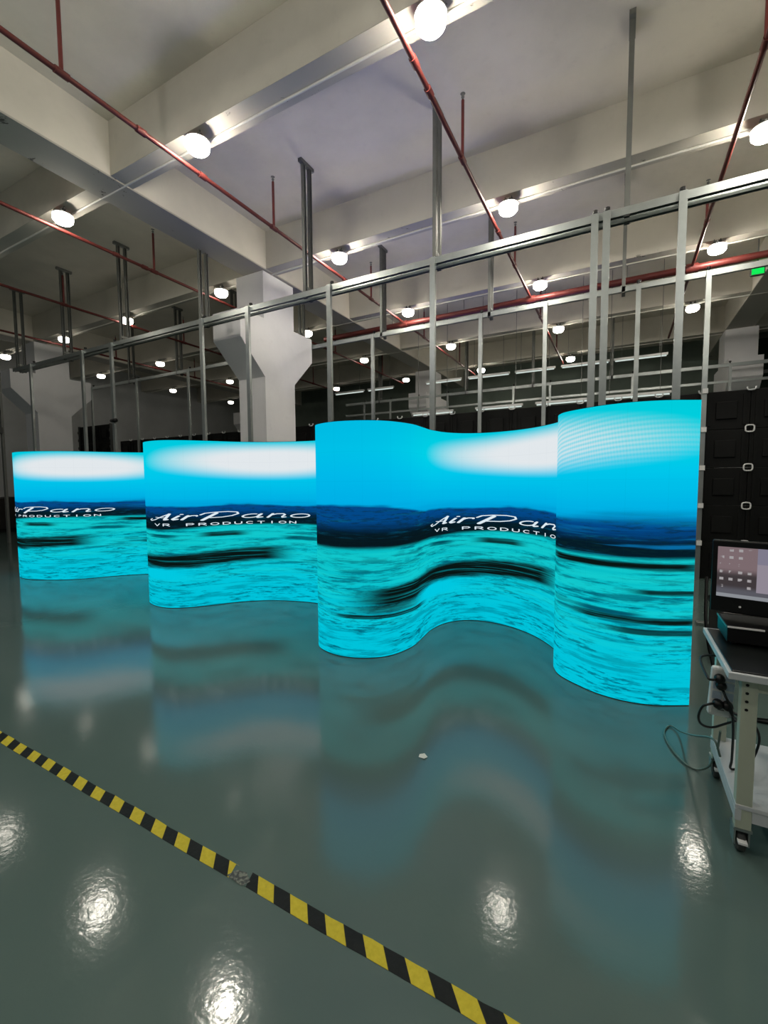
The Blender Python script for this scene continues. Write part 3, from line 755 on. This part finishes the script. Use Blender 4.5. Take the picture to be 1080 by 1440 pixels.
def cord(label, plug, path, rad=0.005, mat='cable_black'):
    px, py, pz = plug
    r = empty('plugged_cable', (0, 0, 0), label, 'cable', 'black power cords at the workbench')
    MB().tube(smoothpath([plug] + path), rad, 7).build('cable', M[mat], r)
    p = MB(); p.lathe([(0.001, -0.03), (0.014, -0.028), (0.019, -0.016), (0.019, 0.0)], plug, 14, 0, 'y'); p.build('plug', M['black_plastic'], r)
yf = 2.222
cord('black cord leaving the topmost plug of the power strip to the left', (0.380, yf, 0.672), [(0.352, 2.19, 0.672), (0.335, 2.2, 0.68), (0.332, 2.35, 0.705), (0.40, 2.42, 0.70), (0.48, 2.5, 0.66), (0.53, 2.6, 0.5)])
cord('black cord dropping from the second plug across the lower right plug', (0.386, yf, 0.645), [(0.398, 2.19, 0.61), (0.415, 2.19, 0.575), (0.428, 2.21, 0.52), (0.442, 2.26, 0.42), (0.455, 2.33, 0.28), (0.46, 2.36, 0.222), (0.52, 2.4, 0.22)])
cord('black cord looping left and back from the lower left plug', (0.378, yf, 0.565), [(0.345, 2.19, 0.567), (0.322, 2.19, 0.55), (0.312, 2.2, 0.50), (0.330, 2.23, 0.455), (0.375, 2.28, 0.43), (0.44, 2.36, 0.425), (0.53, 2.45, 0.425), (0.65, 2.5, 0.42)])
cord('black cord from the lower right plug slanting down behind the front leg', (0.410, yf, 0.563), [(0.424, 2.20, 0.535), (0.445, 2.25, 0.50), (0.475, 2.32, 0.46), (0.53, 2.38, 0.44), (0.56, 2.4, 0.36), (0.53, 2.38, 0.26), (0.49, 2.36, 0.224)])
m = MB().tube(smoothpath([(0.43, 2.42, 0.235), (0.405, 2.44, 0.30), (0.37, 2.72, 0.16), (0.345, 3.0, 0.03), (0.30, 3.09, 0.008), (0.262, 2.98, 0.008), (0.285, 2.82, 0.008), (0.335, 2.70, 0.008), (0.385, 2.67, 0.01), (0.428, 2.64, 0.06), (0.440, 2.60, 0.14), (0.437, 2.52, 0.22), (0.432, 2.45, 0.34)]), 0.005, 7)
tag(m.build('loose_cable', M['cable_grey']), 'thin grey-green cable looping on the floor beside the workbench', 'cable')
m = MB().tube(smoothpath([(0.56, 3.85, 0.80), (0.545, 3.7, 0.5), (0.58, 3.62, 0.25), (0.64, 3.5, 0.02), (0.8, 3.4, 0.012), (1.2, 3.5, 0.012)]), 0.011, 7)
tag(m.build('display_cable', M['cable_black']), 'thick black cable hanging down behind the right end of the large display', 'cable')
# dark things on the floor behind the desk
m = MB().box((0.72, 5.45, 0), (1.9, 5.53, 0.035), 0, 0.005)
tag(m.build('steel_bar', M['galvanized']), 'pale steel bar lying on the floor before the black LED wall', 'bar')
r = empty('flight_case', (1.15, 4.55, 0), 'low dark equipment case on the floor behind the workbench', 'case')
MB().box((-0.42, -0.3, 0.05), (0.6, 0.3, 0.40), 0, 0.01).build('case_body', M['dark_clutter'], r)
MB().box((-0.43, -0.31, 0.40), (0.61, 0.31, 0.46), 0, 0.012).build('lid', M['black_plastic'], r)
for a in (-0.35, 0.5):
    for b in (-0.25, 0.2): MB().box((a, b, 0), (a+0.06, b+0.05, 0.05)).build('foot', M['rubber_grey'], r)
r = empty('covered_pallet', (-17.6, 6.75, 0), 'dark brown covered goods at the far left edge of the picture', 'goods')
m = MB(); m.prism([(-0.5, 0.12), (0.45, 0.12), (0.42, 0.8), (0.2, 1.1), (-0.4, 1.05), (-0.5, 0.7)], 0, -0.45, 0.5); m.build('cover', M['dark_clutter'], r)
MB().box((-0.5, -0.55, 0), (0.55, 0.5, 0.12)).build('pallet', M['black_plastic'], r)

# ------------------------------------------------------------------ world and view
w = bpy.data.worlds.new('World'); sc.world = w; w.use_nodes = True
w.node_tree.nodes['Background'].inputs[0].default_value = (0.62, 0.65, 0.68, 1); w.node_tree.nodes['Background'].inputs[1].default_value = 0.12
sc.view_settings.view_transform = 'Standard'; sc.view_settings.look = 'None'; sc.view_settings.exposure = 0.0; sc.view_settings.gamma = 1.0
sc.cycles.use_denoising = True
sc.cycles.max_bounces = 8; sc.cycles.diffuse_bounces = 4
sc.cycles.sample_clamp_indirect = 4.0
